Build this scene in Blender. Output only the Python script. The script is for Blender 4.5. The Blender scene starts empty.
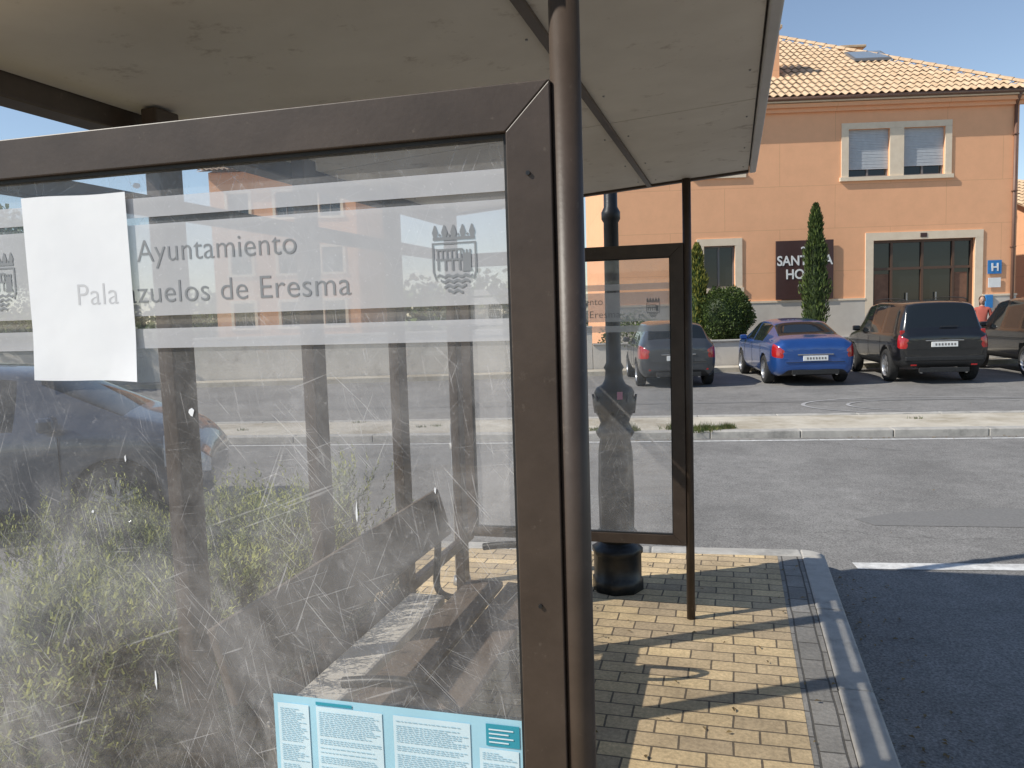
import bpy, bmesh, math, random
from math import radians as rad, sin, cos, pi
from mathutils import Vector, Matrix
random.seed(7)
S=bpy.context.scene
COL=S.collection
# ------------------------------------------------------------------ helpers
def empty(name,loc=(0,0,0),rz=0):
    o=bpy.data.objects.new(name,None); o.location=loc; o.rotation_euler=(0,0,rz); o.empty_display_size=.2
    COL.objects.link(o); return o
def mk(name,verts,faces,mats,parent=None,midx=None,smooth=False):
    me=bpy.data.meshes.new(name); me.from_pydata([tuple(v) for v in verts],[],faces)
    if not isinstance(mats,(list,tuple)): mats=[mats]
    for m in mats: me.materials.append(m)
    if midx: me.polygons.foreach_set('material_index',midx)
    if smooth: me.polygons.foreach_set('use_smooth',[True]*len(me.polygons))
    me.update()
    o=bpy.data.objects.new(name,me); COL.objects.link(o)
    if parent: o.parent=parent
    return o
def boxvf(x0,x1,y0,y1,z0,z1):
    v=[(x0,y0,z0),(x1,y0,z0),(x1,y1,z0),(x0,y1,z0),(x0,y0,z1),(x1,y0,z1),(x1,y1,z1),(x0,y1,z1)]
    f=[(0,3,2,1),(4,5,6,7),(0,1,5,4),(1,2,6,5),(2,3,7,6),(3,0,4,7)]
    return v,f
def bev(o,w,seg=2):
    m=o.modifiers.new('bevel','BEVEL'); m.width=w; m.segments=seg; m.limit_method='ANGLE'; m.angle_limit=rad(35); return o
def box(name,x0,x1,y0,y1,z0,z1,mat,parent=None,b=0):
    v,f=boxvf(x0,x1,y0,y1,z0,z1)
    o=mk(name,v,f,mat,parent)
    if b: bev(o,b)
    return o
def multi(name,boxes,mat,parent=None,b=0):
    V=[];F=[]
    for bx in boxes:
        v,f=boxvf(*bx); n=len(V); V+=v; F+=[tuple(i+n for i in q) for q in f]
    o=mk(name,V,F,mat,parent)
    if b: bev(o,b)
    return o
def cyl(name,p0,p1,r0,mat,parent=None,r1=None,seg=20,caps=True):
    p0=Vector(p0);p1=Vector(p1); r1=r0 if r1 is None else r1
    d=(p1-p0).normalized(); a=d.orthogonal().normalized(); b=d.cross(a)
    V=[];F=[]
    for k,(p,r) in enumerate(((p0,r0),(p1,r1))):
        for i in range(seg):
            t=2*pi*i/seg; V.append(p+a*r*cos(t)+b*r*sin(t))
    for i in range(seg):
        j=(i+1)%seg; F.append((i,j,seg+j,seg+i))
    o=mk(name,V,F,mat,parent,smooth=True)
    if caps:
        me=o.data; bm=bmesh.new(); bm.from_mesh(me); bm.verts.ensure_lookup_table()
        bm.faces.new([bm.verts[i] for i in reversed(range(seg))]); bm.faces.new([bm.verts[seg+i] for i in range(seg)])
        bm.to_mesh(me); bm.free()
    return o
def tube(name,pts,r,mat,parent=None,seg=10):
    cu=bpy.data.curves.new(name,'CURVE'); cu.dimensions='3D'; cu.bevel_depth=r; cu.bevel_resolution=3; cu.use_fill_caps=True
    sp=cu.splines.new('NURBS'); sp.points.add(len(pts)-1)
    for i,p in enumerate(pts): sp.points[i].co=(*p,1)
    sp.use_endpoint_u=True; sp.order_u=4 if len(pts)>3 else 3; sp.resolution_u=8
    cu.materials.append(mat); o=bpy.data.objects.new(name,cu); COL.objects.link(o)
    if parent:o.parent=parent
    return o
def revolve(name,prof,mat,parent=None,seg=32,flute=None,loc=(0,0,0)):
    V=[];F=[]
    for (r,z) in prof:
        for i in range(seg):
            t=2*pi*i/seg; rr=r
            if flute and flute[0]<z<flute[1]: rr=r*(1+flute[3]*cos(flute[2]*t))
            V.append((loc[0]+rr*cos(t),loc[1]+rr*sin(t),loc[2]+z))
    for k in range(len(prof)-1):
        for i in range(seg):
            j=(i+1)%seg; F.append((k*seg+i,k*seg+j,(k+1)*seg+j,(k+1)*seg+i))
    return mk(name,V,F,mat,parent,smooth=True)
# ------------------------------------------------------------------ materials
def newmat(name):
    m=bpy.data.materials.new(name); m.use_nodes=True; nt=m.node_tree; return m,nt,nt.nodes['Principled BSDF']
def N(nt,t,**kw):
    n=nt.nodes.new(t)
    for k,v in kw.items():
        if k in n.inputs.keys(): n.inputs[k].default_value=v
        else: setattr(n,k,v)
    return n
def ramp(nt,fac,stops):
    r=nt.nodes.new('ShaderNodeValToRGB'); e=r.color_ramp.elements
    e[0].position,e[0].color=stops[0][0],stops[0][1]; e[1].position,e[1].color=stops[1][0],stops[1][1]
    for p,c in stops[2:]:
        x=e.new(p); x.color=c
    nt.links.new(fac,r.inputs[0]); return r
def g(v): return (v,v,v,1)
def noisemat(name,c1,c2,scale=4,rough=.7,bump=.2,bscale=40,metal=0,coat=0,spec=.5,dist=.01,c3=None,s3=.6,t3=.62):
    m,nt,p=newmat(name); L=nt.links
    tc=N(nt,'ShaderNodeTexCoord')
    n=N(nt,'ShaderNodeTexNoise',Scale=scale,Detail=6,Roughness=.65); L.new(tc.outputs['Object'],n.inputs['Vector'])
    r=ramp(nt,n.outputs[0],[(.32,(*c1,1)),(.68,(*c2,1))]); out=r.outputs[0]
    if c3:
        n3=N(nt,'ShaderNodeTexNoise',Scale=s3,Detail=8,Roughness=.7); L.new(tc.outputs['Object'],n3.inputs['Vector'])
        r3=ramp(nt,n3.outputs[0],[(t3-.08,g(0)),(t3+.06,g(1))])
        mx=N(nt,'ShaderNodeMixRGB'); L.new(r3.outputs[0],mx.inputs[0]); L.new(out,mx.inputs[1]); mx.inputs[2].default_value=(*c3,1); out=mx.outputs[0]
    L.new(out,p.inputs['Base Color'])
    p.inputs['Roughness'].default_value=rough; p.inputs['Metallic'].default_value=metal
    p.inputs['Coat Weight'].default_value=coat; p.inputs['Coat Roughness'].default_value=.04
    p.inputs['Specular IOR Level'].default_value=spec
    if bump:
        nb=N(nt,'ShaderNodeTexNoise',Scale=bscale,Detail=4); L.new(tc.outputs['Object'],nb.inputs['Vector'])
        b=N(nt,'ShaderNodeBump',Strength=bump,Distance=dist); L.new(nb.outputs[0],b.inputs['Height']); L.new(b.outputs[0],p.inputs['Normal'])
    return m
def plain(name,c,rough=.5,metal=0,coat=0,spec=.5):
    return noisemat(name,tuple(x*.93 for x in c),tuple(min(1,x*1.06) for x in c),8,rough,.0,40,metal,coat,spec)
M={}
M['brown']=noisemat('brown_painted_metal',(.048,.033,.024),(.072,.051,.038),9,.45,.12,120,metal=.0,c3=(.14,.11,.085),s3=26,t3=.70,dist=.002,spec=.4)
M['under']=noisemat('roof_underside_panel',(.54,.50,.44),(.66,.62,.55),1.6,.6,.08,30,c3=(.33,.275,.225),s3=9,t3=.66,dist=.003)
M['fascia']=noisemat('roof_fascia_metal',(.40,.385,.37),(.48,.46,.44),5,.45,.05,50,metal=.2)
M['dark']=noisemat('dark_iron',(.012,.013,.014),(.025,.026,.028),12,.4,.25,60,metal=.3,dist=.003)
M['wood']=noisemat('bench_wood',(.085,.065,.05),(.16,.12,.09),7,.65,.2,60)
M['woodpale']=noisemat('pale_concrete_block',(.50,.46,.40),(.62,.58,.51),7,.8,.2,60)
M['steel']=noisemat('grey_steel',(.25,.25,.25),(.36,.36,.36),10,.4,.05,60,metal=.5)
M['concrete']=noisemat('kerb_concrete',(.36,.34,.31),(.48,.455,.41),9,.85,.4,90,c3=(.25,.24,.22),s3=2.5,t3=.6,dist=.004)
M['pale']=noisemat('pale_paving',(.46,.41,.33),(.58,.53,.44),2.5,.9,.3,60,c3=(.36,.31,.23),s3=.8,t3=.55)
M['soil']=noisemat('soil',(.06,.045,.03),(.13,.10,.07),7,.95,.6,60)
M['land']=noisemat('dry_land',(.15,.135,.085),(.22,.20,.13),.4,.95,.3,4,c3=(.10,.11,.055),s3=.06,t3=.5)
M['white']=noisemat('worn_white_paint',(.42,.41,.39),(.78,.77,.74),14,.7,.1,80)
M['cream']=noisemat('cream_trim',(.74,.60,.44),(.82,.68,.51),4,.8,.1,30)
M['wallwhite']=noisemat('white_wall',(.55,.51,.45),(.65,.60,.53),1.5,.85,.2,30,c3=(.42,.38,.33),s3=1.2,t3=.62)
M['plinth']=noisemat('grey_plinth',(.52,.47,.41),(.60,.55,.48),2,.85,.2,30)
M['terra']=noisemat('terrace_paving',(.36,.32,.27),(.44,.40,.34),3,.85,.2,30)
M['winframe']=plain('aluminium_frame',(.18,.17,.165),.4)
M['woodframe']=plain('brown_door_frame',(.10,.055,.035),.4)
M['blind']=plain('roller_blind',(.48,.50,.52),.6)
M['signblk']=plain('hotel_sign_board',(.065,.030,.026),.45)
M['signwht']=plain('white_lettering',(.78,.78,.76),.6)
M['signblue']=plain('blue_sign',(.03,.20,.50),.4)
M['skyglass']=plain('skylight_glass',(.25,.30,.36),.1)
def papermat(name,tr):
    m,nt,p=newmat(name); L=nt.links; tc=N(nt,'ShaderNodeTexCoord'); n=N(nt,'ShaderNodeTexNoise',Scale=9,Detail=5); L.new(tc.outputs['Object'],n.inputs['Vector'])
    r=ramp(nt,n.outputs[0],[(.3,(.80,.81,.83,1)),(.7,(.86,.87,.88,1))]); L.new(r.outputs[0],p.inputs['Base Color']); p.inputs['Roughness'].default_value=.8
    b=N(nt,'ShaderNodeBump',Strength=.35,Distance=.006); L.new(n.outputs[0],b.inputs['Height']); L.new(b.outputs[0],p.inputs['Normal'])
    return m
M['paper']=papermat('white_paper',0.0)
def glassdark():
    m,nt,p=newmat('dark_window_glass'); p.inputs['Base Color'].default_value=(.012,.015,.017,1); p.inputs['Roughness'].default_value=.04; p.inputs['Specular IOR Level'].default_value=.6; return m
M['wglass']=glassdark()
M['blue']=noisemat('blue_car_paint',(.018,.075,.27),(.022,.088,.31),3,.3,0,1,metal=.45,coat=1)
M['black']=noisemat('black_car_paint',(.008,.008,.009),(.012,.012,.013),3,.28,0,1,metal=.2,coat=1)
M['grey']=noisemat('grey_car_paint',(.05,.055,.062),(.06,.065,.072),3,.3,0,1,metal=.4,coat=1)
M['silver']=noisemat('silver_blue_car_paint',(.075,.095,.13),(.09,.11,.15),3,.3,0,1,metal=.5,coat=1)
M['plastic']=noisemat('black_plastic',(.012,.012,.012),(.02,.02,.02),20,.6,.1,100)
M['tyre']=noisemat('tyre_rubber',(.014,.014,.014),(.028,.027,.026),20,.85,.2,90)
M['rim']=noisemat('alloy_rim',(.42,.42,.43),(.5,.5,.51),8,.3,0,1,metal=.7)
M['tail']=plain('red_tail_lamp',(.36,.012,.012),.15,coat=1)
M['head']=plain('clear_headlamp',(.55,.57,.6),.12,coat=1)
M['plate']=plain('number_plate_white',(.72,.72,.70),.5)
M['chrome']=plain('chrome',(.6,.6,.6),.12,metal=1)
def brickmat(name,c1,c2,mortar,bw,bh,ms,rough=.85,bump=.6,rot=0,vert=False,dist=.006,lo=.62,hi=1.05,flo=.72,fhi=1.12):
    m,nt,p=newmat(name); L=nt.links; tc=N(nt,'ShaderNodeTexCoord'); mp=N(nt,'ShaderNodeMapping'); mp.inputs['Rotation'].default_value=(rad(90) if vert else 0,0,rot)
    L.new(tc.outputs['Object'],mp.inputs[0])
    nw=N(nt,'ShaderNodeTexNoise',Scale=3.0,Detail=2); L.new(tc.outputs['Object'],nw.inputs['Vector'])
    va=N(nt,'ShaderNodeMixRGB',blend_type='ADD'); va.inputs[0].default_value=.018; L.new(mp.outputs[0],va.inputs[1]); L.new(nw.outputs[1],va.inputs[2])
    b=N(nt,'ShaderNodeTexBrick'); L.new(va.outputs[0],b.inputs['Vector'])
    b.inputs['Color1'].default_value=(*c1,1); b.inputs['Color2'].default_value=(*c2,1); b.inputs['Mortar'].default_value=(*mortar,1)
    b.inputs['Scale'].default_value=1; b.inputs['Brick Width'].default_value=bw; b.inputs['Row Height'].default_value=bh
    b.inputs['Mortar Size'].default_value=ms; b.inputs['Mortar Smooth'].default_value=.3; b.inputs['Bias'].default_value=0
    n=N(nt,'ShaderNodeTexNoise',Scale=1.7,Detail=8,Roughness=.72); L.new(tc.outputs['Object'],n.inputs['Vector'])
    r=ramp(nt,n.outputs[0],[(.3,g(lo)),(.62,g(hi))])
    n2=N(nt,'ShaderNodeTexNoise',Scale=55,Detail=5,Roughness=.7); L.new(tc.outputs['Object'],n2.inputs['Vector'])
    r2=ramp(nt,n2.outputs[0],[(.3,g(flo)),(.7,g(fhi))])
    m1=N(nt,'ShaderNodeMixRGB',blend_type='MULTIPLY'); m1.inputs[0].default_value=1; L.new(b.outputs[0],m1.inputs[1]); L.new(r.outputs[0],m1.inputs[2])
    m2=N(nt,'ShaderNodeMixRGB',blend_type='MULTIPLY'); m2.inputs[0].default_value=1; L.new(m1.outputs[0],m2.inputs[1]); L.new(r2.outputs[0],m2.inputs[2])
    L.new(m2.outputs[0],p.inputs['Base Color']); p.inputs['Roughness'].default_value=rough
    inv=N(nt,'ShaderNodeMath',operation='MULTIPLY_ADD'); L.new(b.outputs[1],inv.inputs[0]); inv.inputs[1].default_value=-1; L.new(n2.outputs[0],inv.inputs[2])
    bp=N(nt,'ShaderNodeBump',Strength=bump,Distance=dist); L.new(inv.outputs[0],bp.inputs['Height']); L.new(bp.outputs[0],p.inputs['Normal'])
    return m
M['paver']=brickmat('yellow_pavers',(.78,.58,.32),(.50,.38,.24),(.17,.13,.085),.205,.103,.005,lo=.60,hi=1.08,flo=.66,fhi=1.16)
M['paverg']=brickmat('grey_pavers',(.34,.315,.28),(.25,.235,.21),(.11,.10,.085),.205,.103,.0055,rot=rad(90))
M['facade']=brickmat('orange_render',(.90,.47,.255),(.885,.46,.25),(.74,.38,.20),3.4,1.32,.010,bump=.08,vert=True,lo=.93,hi=1.02,flo=.95,fhi=1.03)
M['facade2']=brickmat('orange_render_b',(.76,.40,.22),(.74,.39,.215),(.60,.32,.17),3.4,1.3,.010,bump=.08,vert=True,lo=.93,hi=1.02,flo=.95,fhi=1.03)
def asphalt():
    m,nt,p=newmat('asphalt'); L=nt.links; tc=N(nt,'ShaderNodeTexCoord')
    def noise(s,d=6,r=.65):
        n=N(nt,'ShaderNodeTexNoise',Scale=s,Detail=d,Roughness=r); L.new(tc.outputs['Object'],n.inputs['Vector']); return n
    a=ramp(nt,noise(.35,6).outputs[0],[(.3,(.195,.187,.176,1)),(.7,(.25,.24,.226,1))])
    sp=ramp(nt,noise(75,3,.8).outputs[0],[(.25,g(.3)),(.75,g(1.7))])
    mdn=ramp(nt,noise(5,8,.75).outputs[0],[(.3,g(.82)),(.7,g(1.15))])
    mx=N(nt,'ShaderNodeMixRGB',blend_type='MULTIPLY'); mx.inputs[0].default_value=1; L.new(a.outputs[0],mx.inputs[1]); L.new(sp.outputs[0],mx.inputs[2])
    m2=N(nt,'ShaderNodeMixRGB',blend_type='MULTIPLY'); m2.inputs[0].default_value=1; L.new(mx.outputs[0],m2.inputs[1]); L.new(mdn.outputs[0],m2.inputs[2])
    mp=N(nt,'ShaderNodeMapping'); L.new(tc.outputs['Object'],mp.inputs[0])
    wn=noise(1.3,5); add=N(nt,'ShaderNodeMixRGB',blend_type='ADD'); add.inputs[0].default_value=.9; L.new(mp.outputs[0],add.inputs[1]); L.new(wn.outputs[1],add.inputs[2])
    vo=N(nt,'ShaderNodeTexVoronoi',feature='DISTANCE_TO_EDGE',Scale=.25); L.new(add.outputs[0],vo.inputs['Vector'])
    cr=ramp(nt,vo.outputs[0],[(.0,g(.6)),(.004,g(1))])
    m3=N(nt,'ShaderNodeMixRGB',blend_type='MULTIPLY'); m3.inputs[0].default_value=.7; L.new(m2.outputs[0],m3.inputs[1]); L.new(cr.outputs[0],m3.inputs[2])
    st_=ramp(nt,noise(.8,4,.6).outputs[0],[(.35,g(.86)),(.55,g(1.03))])
    m4=N(nt,'ShaderNodeMixRGB',blend_type='MULTIPLY'); m4.inputs[0].default_value=1; L.new(m3.outputs[0],m4.inputs[1]); L.new(st_.outputs[0],m4.inputs[2])
    L.new(m4.outputs[0],p.inputs['Base Color']); p.inputs['Roughness'].default_value=.9; p.inputs['Specular IOR Level'].default_value=.3
    b=N(nt,'ShaderNodeBump',Strength=.5,Distance=.006); L.new(noise(90,3,.8).outputs[0],b.inputs['Height']); L.new(b.outputs[0],p.inputs['Normal'])
    return m
M['asphalt']=asphalt()
M['patch']=noisemat('asphalt_patch',(.15,.145,.137),(.21,.203,.193),60,.9,.5,90,dist=.005)
def tilemat():
    m,nt,p=newmat('clay_tiles'); L=nt.links; tc=N(nt,'ShaderNodeTexCoord')
    n=N(nt,'ShaderNodeTexNoise',Scale=3.6,Detail=7,Roughness=.85); L.new(tc.outputs['Object'],n.inputs['Vector'])
    r=ramp(nt,n.outputs[0],[(.3,(.44,.28,.16,1)),(.5,(.60,.42,.26,1)),(.7,(.74,.57,.39,1))]); L.new(r.outputs[0],p.inputs['Base Color']); p.inputs['Roughness'].default_value=.85
    return m
M['tile']=tilemat()
# dirty acrylic: transparent + dust + thin reflection
def dirtyglass(name,base,amp,seed=0.,dust=(.76,.74,.73),scr=.5,tint=.9):
    m=bpy.data.materials.new(name); m.use_nodes=True; nt=m.node_tree; L=nt.links; nt.nodes.clear()
    out=N(nt,'ShaderNodeOutputMaterial'); tc=N(nt,'ShaderNodeTexCoord')
    def noise(s,d=6,r=.6,sc=(1,1,1),rot=0,loc=0,dis=0):
        mp=N(nt,'ShaderNodeMapping'); mp.inputs['Rotation'].default_value=(0,rot,0); mp.inputs['Location'].default_value=(seed+loc,loc,seed)
        mp2=N(nt,'ShaderNodeMapping'); mp2.inputs['Scale'].default_value=sc
        L.new(tc.outputs['Object'],mp.inputs[0]); L.new(mp.outputs[0],mp2.inputs[0])
        n=N(nt,'ShaderNodeTexNoise',Scale=s,Detail=d,Roughness=r,Distortion=dis); L.new(mp2.outputs[0],n.inputs['Vector']); return n.outputs[0]
    def math(op,a,b):
        n=N(nt,'ShaderNodeMath',operation=op)
        for i,x in enumerate((a,b)):
            if isinstance(x,(int,float)): n.inputs[i].default_value=x
            else: L.new(x,n.inputs[i])
        return n.outputs[0]
    smear=ramp(nt,noise(2.6,11,.70,(1,1,.9),.5,0,.5),[(.42,g(0)),(.68,g(1))]).outputs[0]
    wipe=ramp(nt,noise(3.4,8,.66,(1,1,2.6),.9,4.,.5),[(.46,g(0)),(.76,g(1))]).outputs[0]
    speck=ramp(nt,noise(120,2,.7),[(.64,g(0)),(.72,g(1))]).outputs[0]
    blot=ramp(nt,noise(22,5,.7,dis=.2),[(.56,g(0)),(.64,g(1))]).outputs[0]
    sep=N(nt,'ShaderNodeSeparateXYZ'); L.new(tc.outputs['Object'],sep.inputs[0])
    mr=N(nt,'ShaderNodeMapRange'); L.new(sep.outputs[2],mr.inputs[0]); mr.inputs[1].default_value=1.0; mr.inputs[2].default_value=1.95; mr.inputs[3].default_value=1.1; mr.inputs[4].default_value=.65
    tot=math('ADD',math('MULTIPLY',smear,amp),math('MULTIPLY',wipe,amp*.45)); tot=math('ADD',tot,math('MULTIPLY',math('MULTIPLY',blot,smear),amp*.5)); tot=math('MULTIPLY',tot,mr.outputs[0]); tot=math('ADD',tot,base); tot=math('ADD',tot,math('MULTIPLY',speck,.10))
    for k,(rot,s,st) in enumerate(((.35,.8,50),(-.75,1,65),(1.15,.9,75),(-1.4,.8,65),(2.3,.9,55),(.8,.7,85),(-.35,.7,90),(1.75,.9,70),(.1,.7,60),(-1.1,.8,80))):
        a=ramp(nt,noise(3.6+k*.6,1,.5,(1,1,st),rot,k*3.1,.2),[(.685,g(0)),(.72,g(1))]).outputs[0]
        msk=ramp(nt,noise(6.5,4,.6,(1,1,1),0,k*7.7),[(.47,g(0)),(.60,g(1))]).outputs[0]
        tot=math('ADD',tot,math('MULTIPLY',math('MULTIPLY',math('MULTIPLY',a,msk),mr.outputs[0]),scr*s))
    tot=math('MINIMUM',tot,.92)
    tr=N(nt,'ShaderNodeBsdfTransparent'); tr.inputs[0].default_value=(tint,tint,tint,1)
    df=N(nt,'ShaderNodeBsdfDiffuse'); df.inputs[0].default_value=(*dust,1)
    gl=N(nt,'ShaderNodeBsdfGlossy',Roughness=.02); fr=N(nt,'ShaderNodeFresnel',IOR=1.5)
    a=N(nt,'ShaderNodeMixShader'); L.new(fr.outputs[0],a.inputs[0]); L.new(tr.outputs[0],a.inputs[1]); L.new(gl.outputs[0],a.inputs[2])
    b=N(nt,'ShaderNodeMixShader'); L.new(tot,b.inputs[0]); L.new(a.outputs[0],b.inputs[1]); L.new(df.outputs[0],b.inputs[2])
    L.new(b.outputs[0],out.inputs[0]); return m
M['glassN']=dirtyglass('dirty_scratched_panel',.06,.24,0.,scr=.28,tint=.94)
M['glassF']=dirtyglass('dirty_panel_far',.08,.18,5.,scr=.15,tint=.94)
M['glassB']=dirtyglass('dirty_panel_back',.02,.08,9.,scr=.08,tint=.82)
M['band']=dirtyglass('frosted_vinyl',.52,.12,3.,dust=(.74,.74,.76),scr=.06,tint=.84)
M['letter']=plain('grey_lettering',(.24,.25,.26),.6); M['letterfaint']=plain('faint_show_through',(.60,.605,.62),.8)
def leafmat(name,c,tr=.25):
    m,nt,p=newmat(name); L=nt.links
    tc=N(nt,'ShaderNodeTexCoord'); n=N(nt,'ShaderNodeTexNoise',Scale=5,Detail=3); L.new(tc.outputs['Object'],n.inputs['Vector'])
    r=ramp(nt,n.outputs[0],[(.3,(*[x*.65 for x in c],1)),(.7,(*[x*1.35 for x in c],1))]); L.new(r.outputs[0],p.inputs['Base Color'])
    p.inputs['Roughness'].default_value=.6
    t=N(nt,'ShaderNodeBsdfTranslucent'); L.new(r.outputs[0],t.inputs[0]); mx=N(nt,'ShaderNodeMixShader'); mx.inputs[0].default_value=tr
    out=nt.nodes['Material Output']; L.new(p.outputs[0],mx.inputs[1]); L.new(t.outputs[0],mx.inputs[2]); L.new(mx.outputs[0],out.inputs[0]); return m
G1=leafmat('leaf_dark',(.04,.065,.018)); G2=leafmat('leaf_mid',(.08,.12,.03)); G3=leafmat('leaf_light',(.15,.20,.045)); GY=leafmat('leaf_yellow',(.28,.27,.05)); GD=leafmat('dry_grass',(.30,.26,.11))
R1=leafmat('rosemary_dark',(.030,.038,.014)); R2=leafmat('rosemary_mid',(.14,.17,.045)); R3=leafmat('rosemary_tip',(.42,.43,.10))
M['bark']=noisemat('bark',(.06,.045,.03),(.12,.09,.065),12,.9,.5,40)

# ------------------------------------------------------------------ world, sun, camera
sdir=Vector((-.98,-.56,1.0)).normalized()   # towards the sun
elev=math.asin(sdir.z); az=math.atan2(sdir.x,sdir.y)
w=bpy.data.worlds.new('World'); S.world=w; w.use_nodes=True; nt=w.node_tree
sk=nt.nodes.new('ShaderNodeTexSky'); sk.sky_type='NISHITA'; sk.sun_disc=False; sk.sun_elevation=elev; sk.sun_rotation=az%(2*pi)
sk.air_density=1.1; sk.dust_density=.2; sk.ozone_density=1.7; sk.altitude=900
hs_=nt.nodes.new('ShaderNodeHueSaturation'); hs_.inputs['Saturation'].default_value=.90
nt.links.new(sk.outputs[0],hs_.inputs['Color']); nt.links.new(hs_.outputs[0],nt.nodes['Background'].inputs[0]); nt.nodes['Background'].inputs[1].default_value=.14
sl=bpy.data.lights.new('sun','SUN'); sl.energy=5.0; sl.angle=rad(.5); sl.color=(1,.95,.86)
so=bpy.data.objects.new('sun',sl); so.rotation_euler=(-sdir).to_track_quat('-Z','Y').to_euler(); so.location=(-10,-8,14); COL.objects.link(so)
cam=bpy.data.cameras.new('camera'); cam.sensor_width=36; cam.lens=796*36/1024; cam.clip_start=.05; cam.clip_end=2000
co=bpy.data.objects.new('camera',cam); COL.objects.link(co); S.camera=co
a,p_,r_=rad(15.65),rad(5.2),rad(1.8)
R0=Vector((cos(a),sin(a),0)); F=Vector((-sin(a)*cos(p_),cos(a)*cos(p_),-sin(p_))); U0=Vector((-sin(a)*sin(p_),cos(a)*sin(p_),cos(p_)))
R=R0*cos(r_)-U0*sin(r_); U=U0*cos(r_)+R0*sin(r_)
mw=Matrix((R,U,-F)).transposed().to_4x4(); mw.translation=(0,0,1.7); co.matrix_world=mw
S.view_settings.view_transform='Standard'; S.view_settings.look='None'; S.view_settings.exposure=0

# ------------------------------------------------------------------ ground
RZ=-.13
mk('ground',[(-700,-700,RZ-.012),(700,-700,RZ-.012),(700,900,RZ-.012),(-700,900,RZ-.012)],[(0,1,2,3)],M['land'])
mk('road',[(-60,-30,RZ),(60,-30,RZ),(60,40,RZ),(-60,40,RZ)],[(0,1,2,3)],M['asphalt'])
def prism(name,poly,z0,z1,mat,parent=None,b=0):
    n=len(poly); V=[(x,y,z0) for x,y in poly]+[(x,y,z1) for x,y in poly]
    F=[tuple(range(n,2*n)),tuple(reversed(range(n)))]+[(i,(i+1)%n,n+(i+1)%n,n+i) for i in range(n)]
    o=mk(name,V,F,mat,parent)
    if b: bev(o,b)
    return o
pav=empty('pavement')
Yf=lambda x:5.66+.088*x
prism('yellow_paving',[(-3.6,-6),(.275,-6),(.275,Yf(.275)-.155),(-3.6,Yf(-3.6)-.155)],RZ-.05,0,M['paver'],pav)
prism('grey_border',[(.275,-6),(.43,-6),(.43,Yf(.43)-.155),(.275,Yf(.275)-.155)],RZ-.05,-.002,M['paverg'],pav)
def kerbrun(prefix,p0,p1,wd,parent,side,h=.004,ln=.98):
    p0=Vector(p0);p1=Vector(p1); d=(p1-p0); n=max(1,round(d.length/ln)); u=d/n; s=Vector((-u.y,u.x)).normalized()*side*wd
    for i in range(n):
        a=p0+u*i+u.normalized()*.004; b=p0+u*(i+1)-u.normalized()*.004
        poly=[a,b,b+s,a+s]
        if side<0: poly=poly[::-1]
        o=prism(prefix,[(q.x,q.y) for q in poly],RZ-.05,h+random.uniform(-.002,.002),M['concrete'],parent,.012)
kerbrun('kerb_stone',(.582,-6),(.582,Yf(.58)-.16),.148,pav,1)
kerbrun('kerb_stone',(-3.6,Yf(-3.6)),(.43,Yf(.43)),.15,pav,-1)
cr=[(.434,Yf(.434)-.15)]+[(.434+.148*sin(t),Yf(.434)-.15+.148*cos(t)) for t in [i*pi/2/8 for i in range(9)]]
prism('kerb_corner',[cr[0]]+cr[1:][::-1],RZ-.05,.004,M['concrete'],pav,.01)
e8=rad(8.3); ex=Vector((cos(e8),sin(e8))); ey=Vector((-sin(e8),cos(e8)))
def st(p,s,d): q=Vector(p)+ex*s+ey*d; return (q.x,q.y)
def sheet(name,poly,z,mat,parent=None):
    return mk(name,[(x,y,z) for x,y in poly],[tuple(range(len(poly)))],mat,parent)
mark=empty('road_marking')
P=(.80,5.80); sheet('stop_line',[st(P,0,-.07),st(P,7,-.07),st(P,7,.07),st(P,0,.07)],RZ+.004,M['white'],mark)
cx,cy=3.75,15.0; V=[];Fc=[]
for (ra,rb) in ((2.6,2.53),(1.85,1.79)):
    n0=len(V)
    for i in range(64):
        t=2*pi*i/64
        for r in (ra,rb): V.append((cx+r*cos(t),cy+r*.5*sin(t),RZ+.008))
    for i in range(64):
        j=(i+1)%64; Fc.append((n0+2*i,n0+2*j,n0+2*j+1,n0+2*i+1))
mk('painted_ring',V,Fc,noisemat('faded_paint',(.30,.295,.29),(.46,.45,.44),6,.8,.1,60),mark)
pt=empty('asphalt_repair')
P=(1.1,6.9); sheet('patch_a',[st(P,0,0),st(P,1.5,-.06),st(P,4,.02),st(P,9,-.1),st(P,9,.55),st(P,5,.62),st(P,3,.5),st(P,1.2,.56),st(P,.3,.42),st(P,-.1,.2)],RZ+.003,M['patch'],pt)
P=(-9,14.0); sheet('patch_c',[st(P,0,0),st(P,40,0),st(P,40,.25),st(P,0,.22)],RZ+.004,M['patch'],pt)
med=empty('median_island'); P=(.87,11.35)
prism('paving',[st(P,-30,.22),st(P,30,.22),st(P,30,1.55),st(P,-30,1.55)],RZ-.05,RZ+.09,M['pale'],med)
kerbrun('kerb_stone',st(P,-30,0),st(P,30,0),.2,med,1,RZ+.10,1.2)
kerbrun('kerb_stone',st(P,-30,1.72),st(P,30,1.72),.15,med,-1,RZ+.10,1.2)
P2=(.87,11.1); sheet('edge_line',[st(P2,-30,0),st(P2,30,0),st(P2,30,.07),st(P2,-30,.07)],RZ+.004,M['white'],mark)

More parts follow.
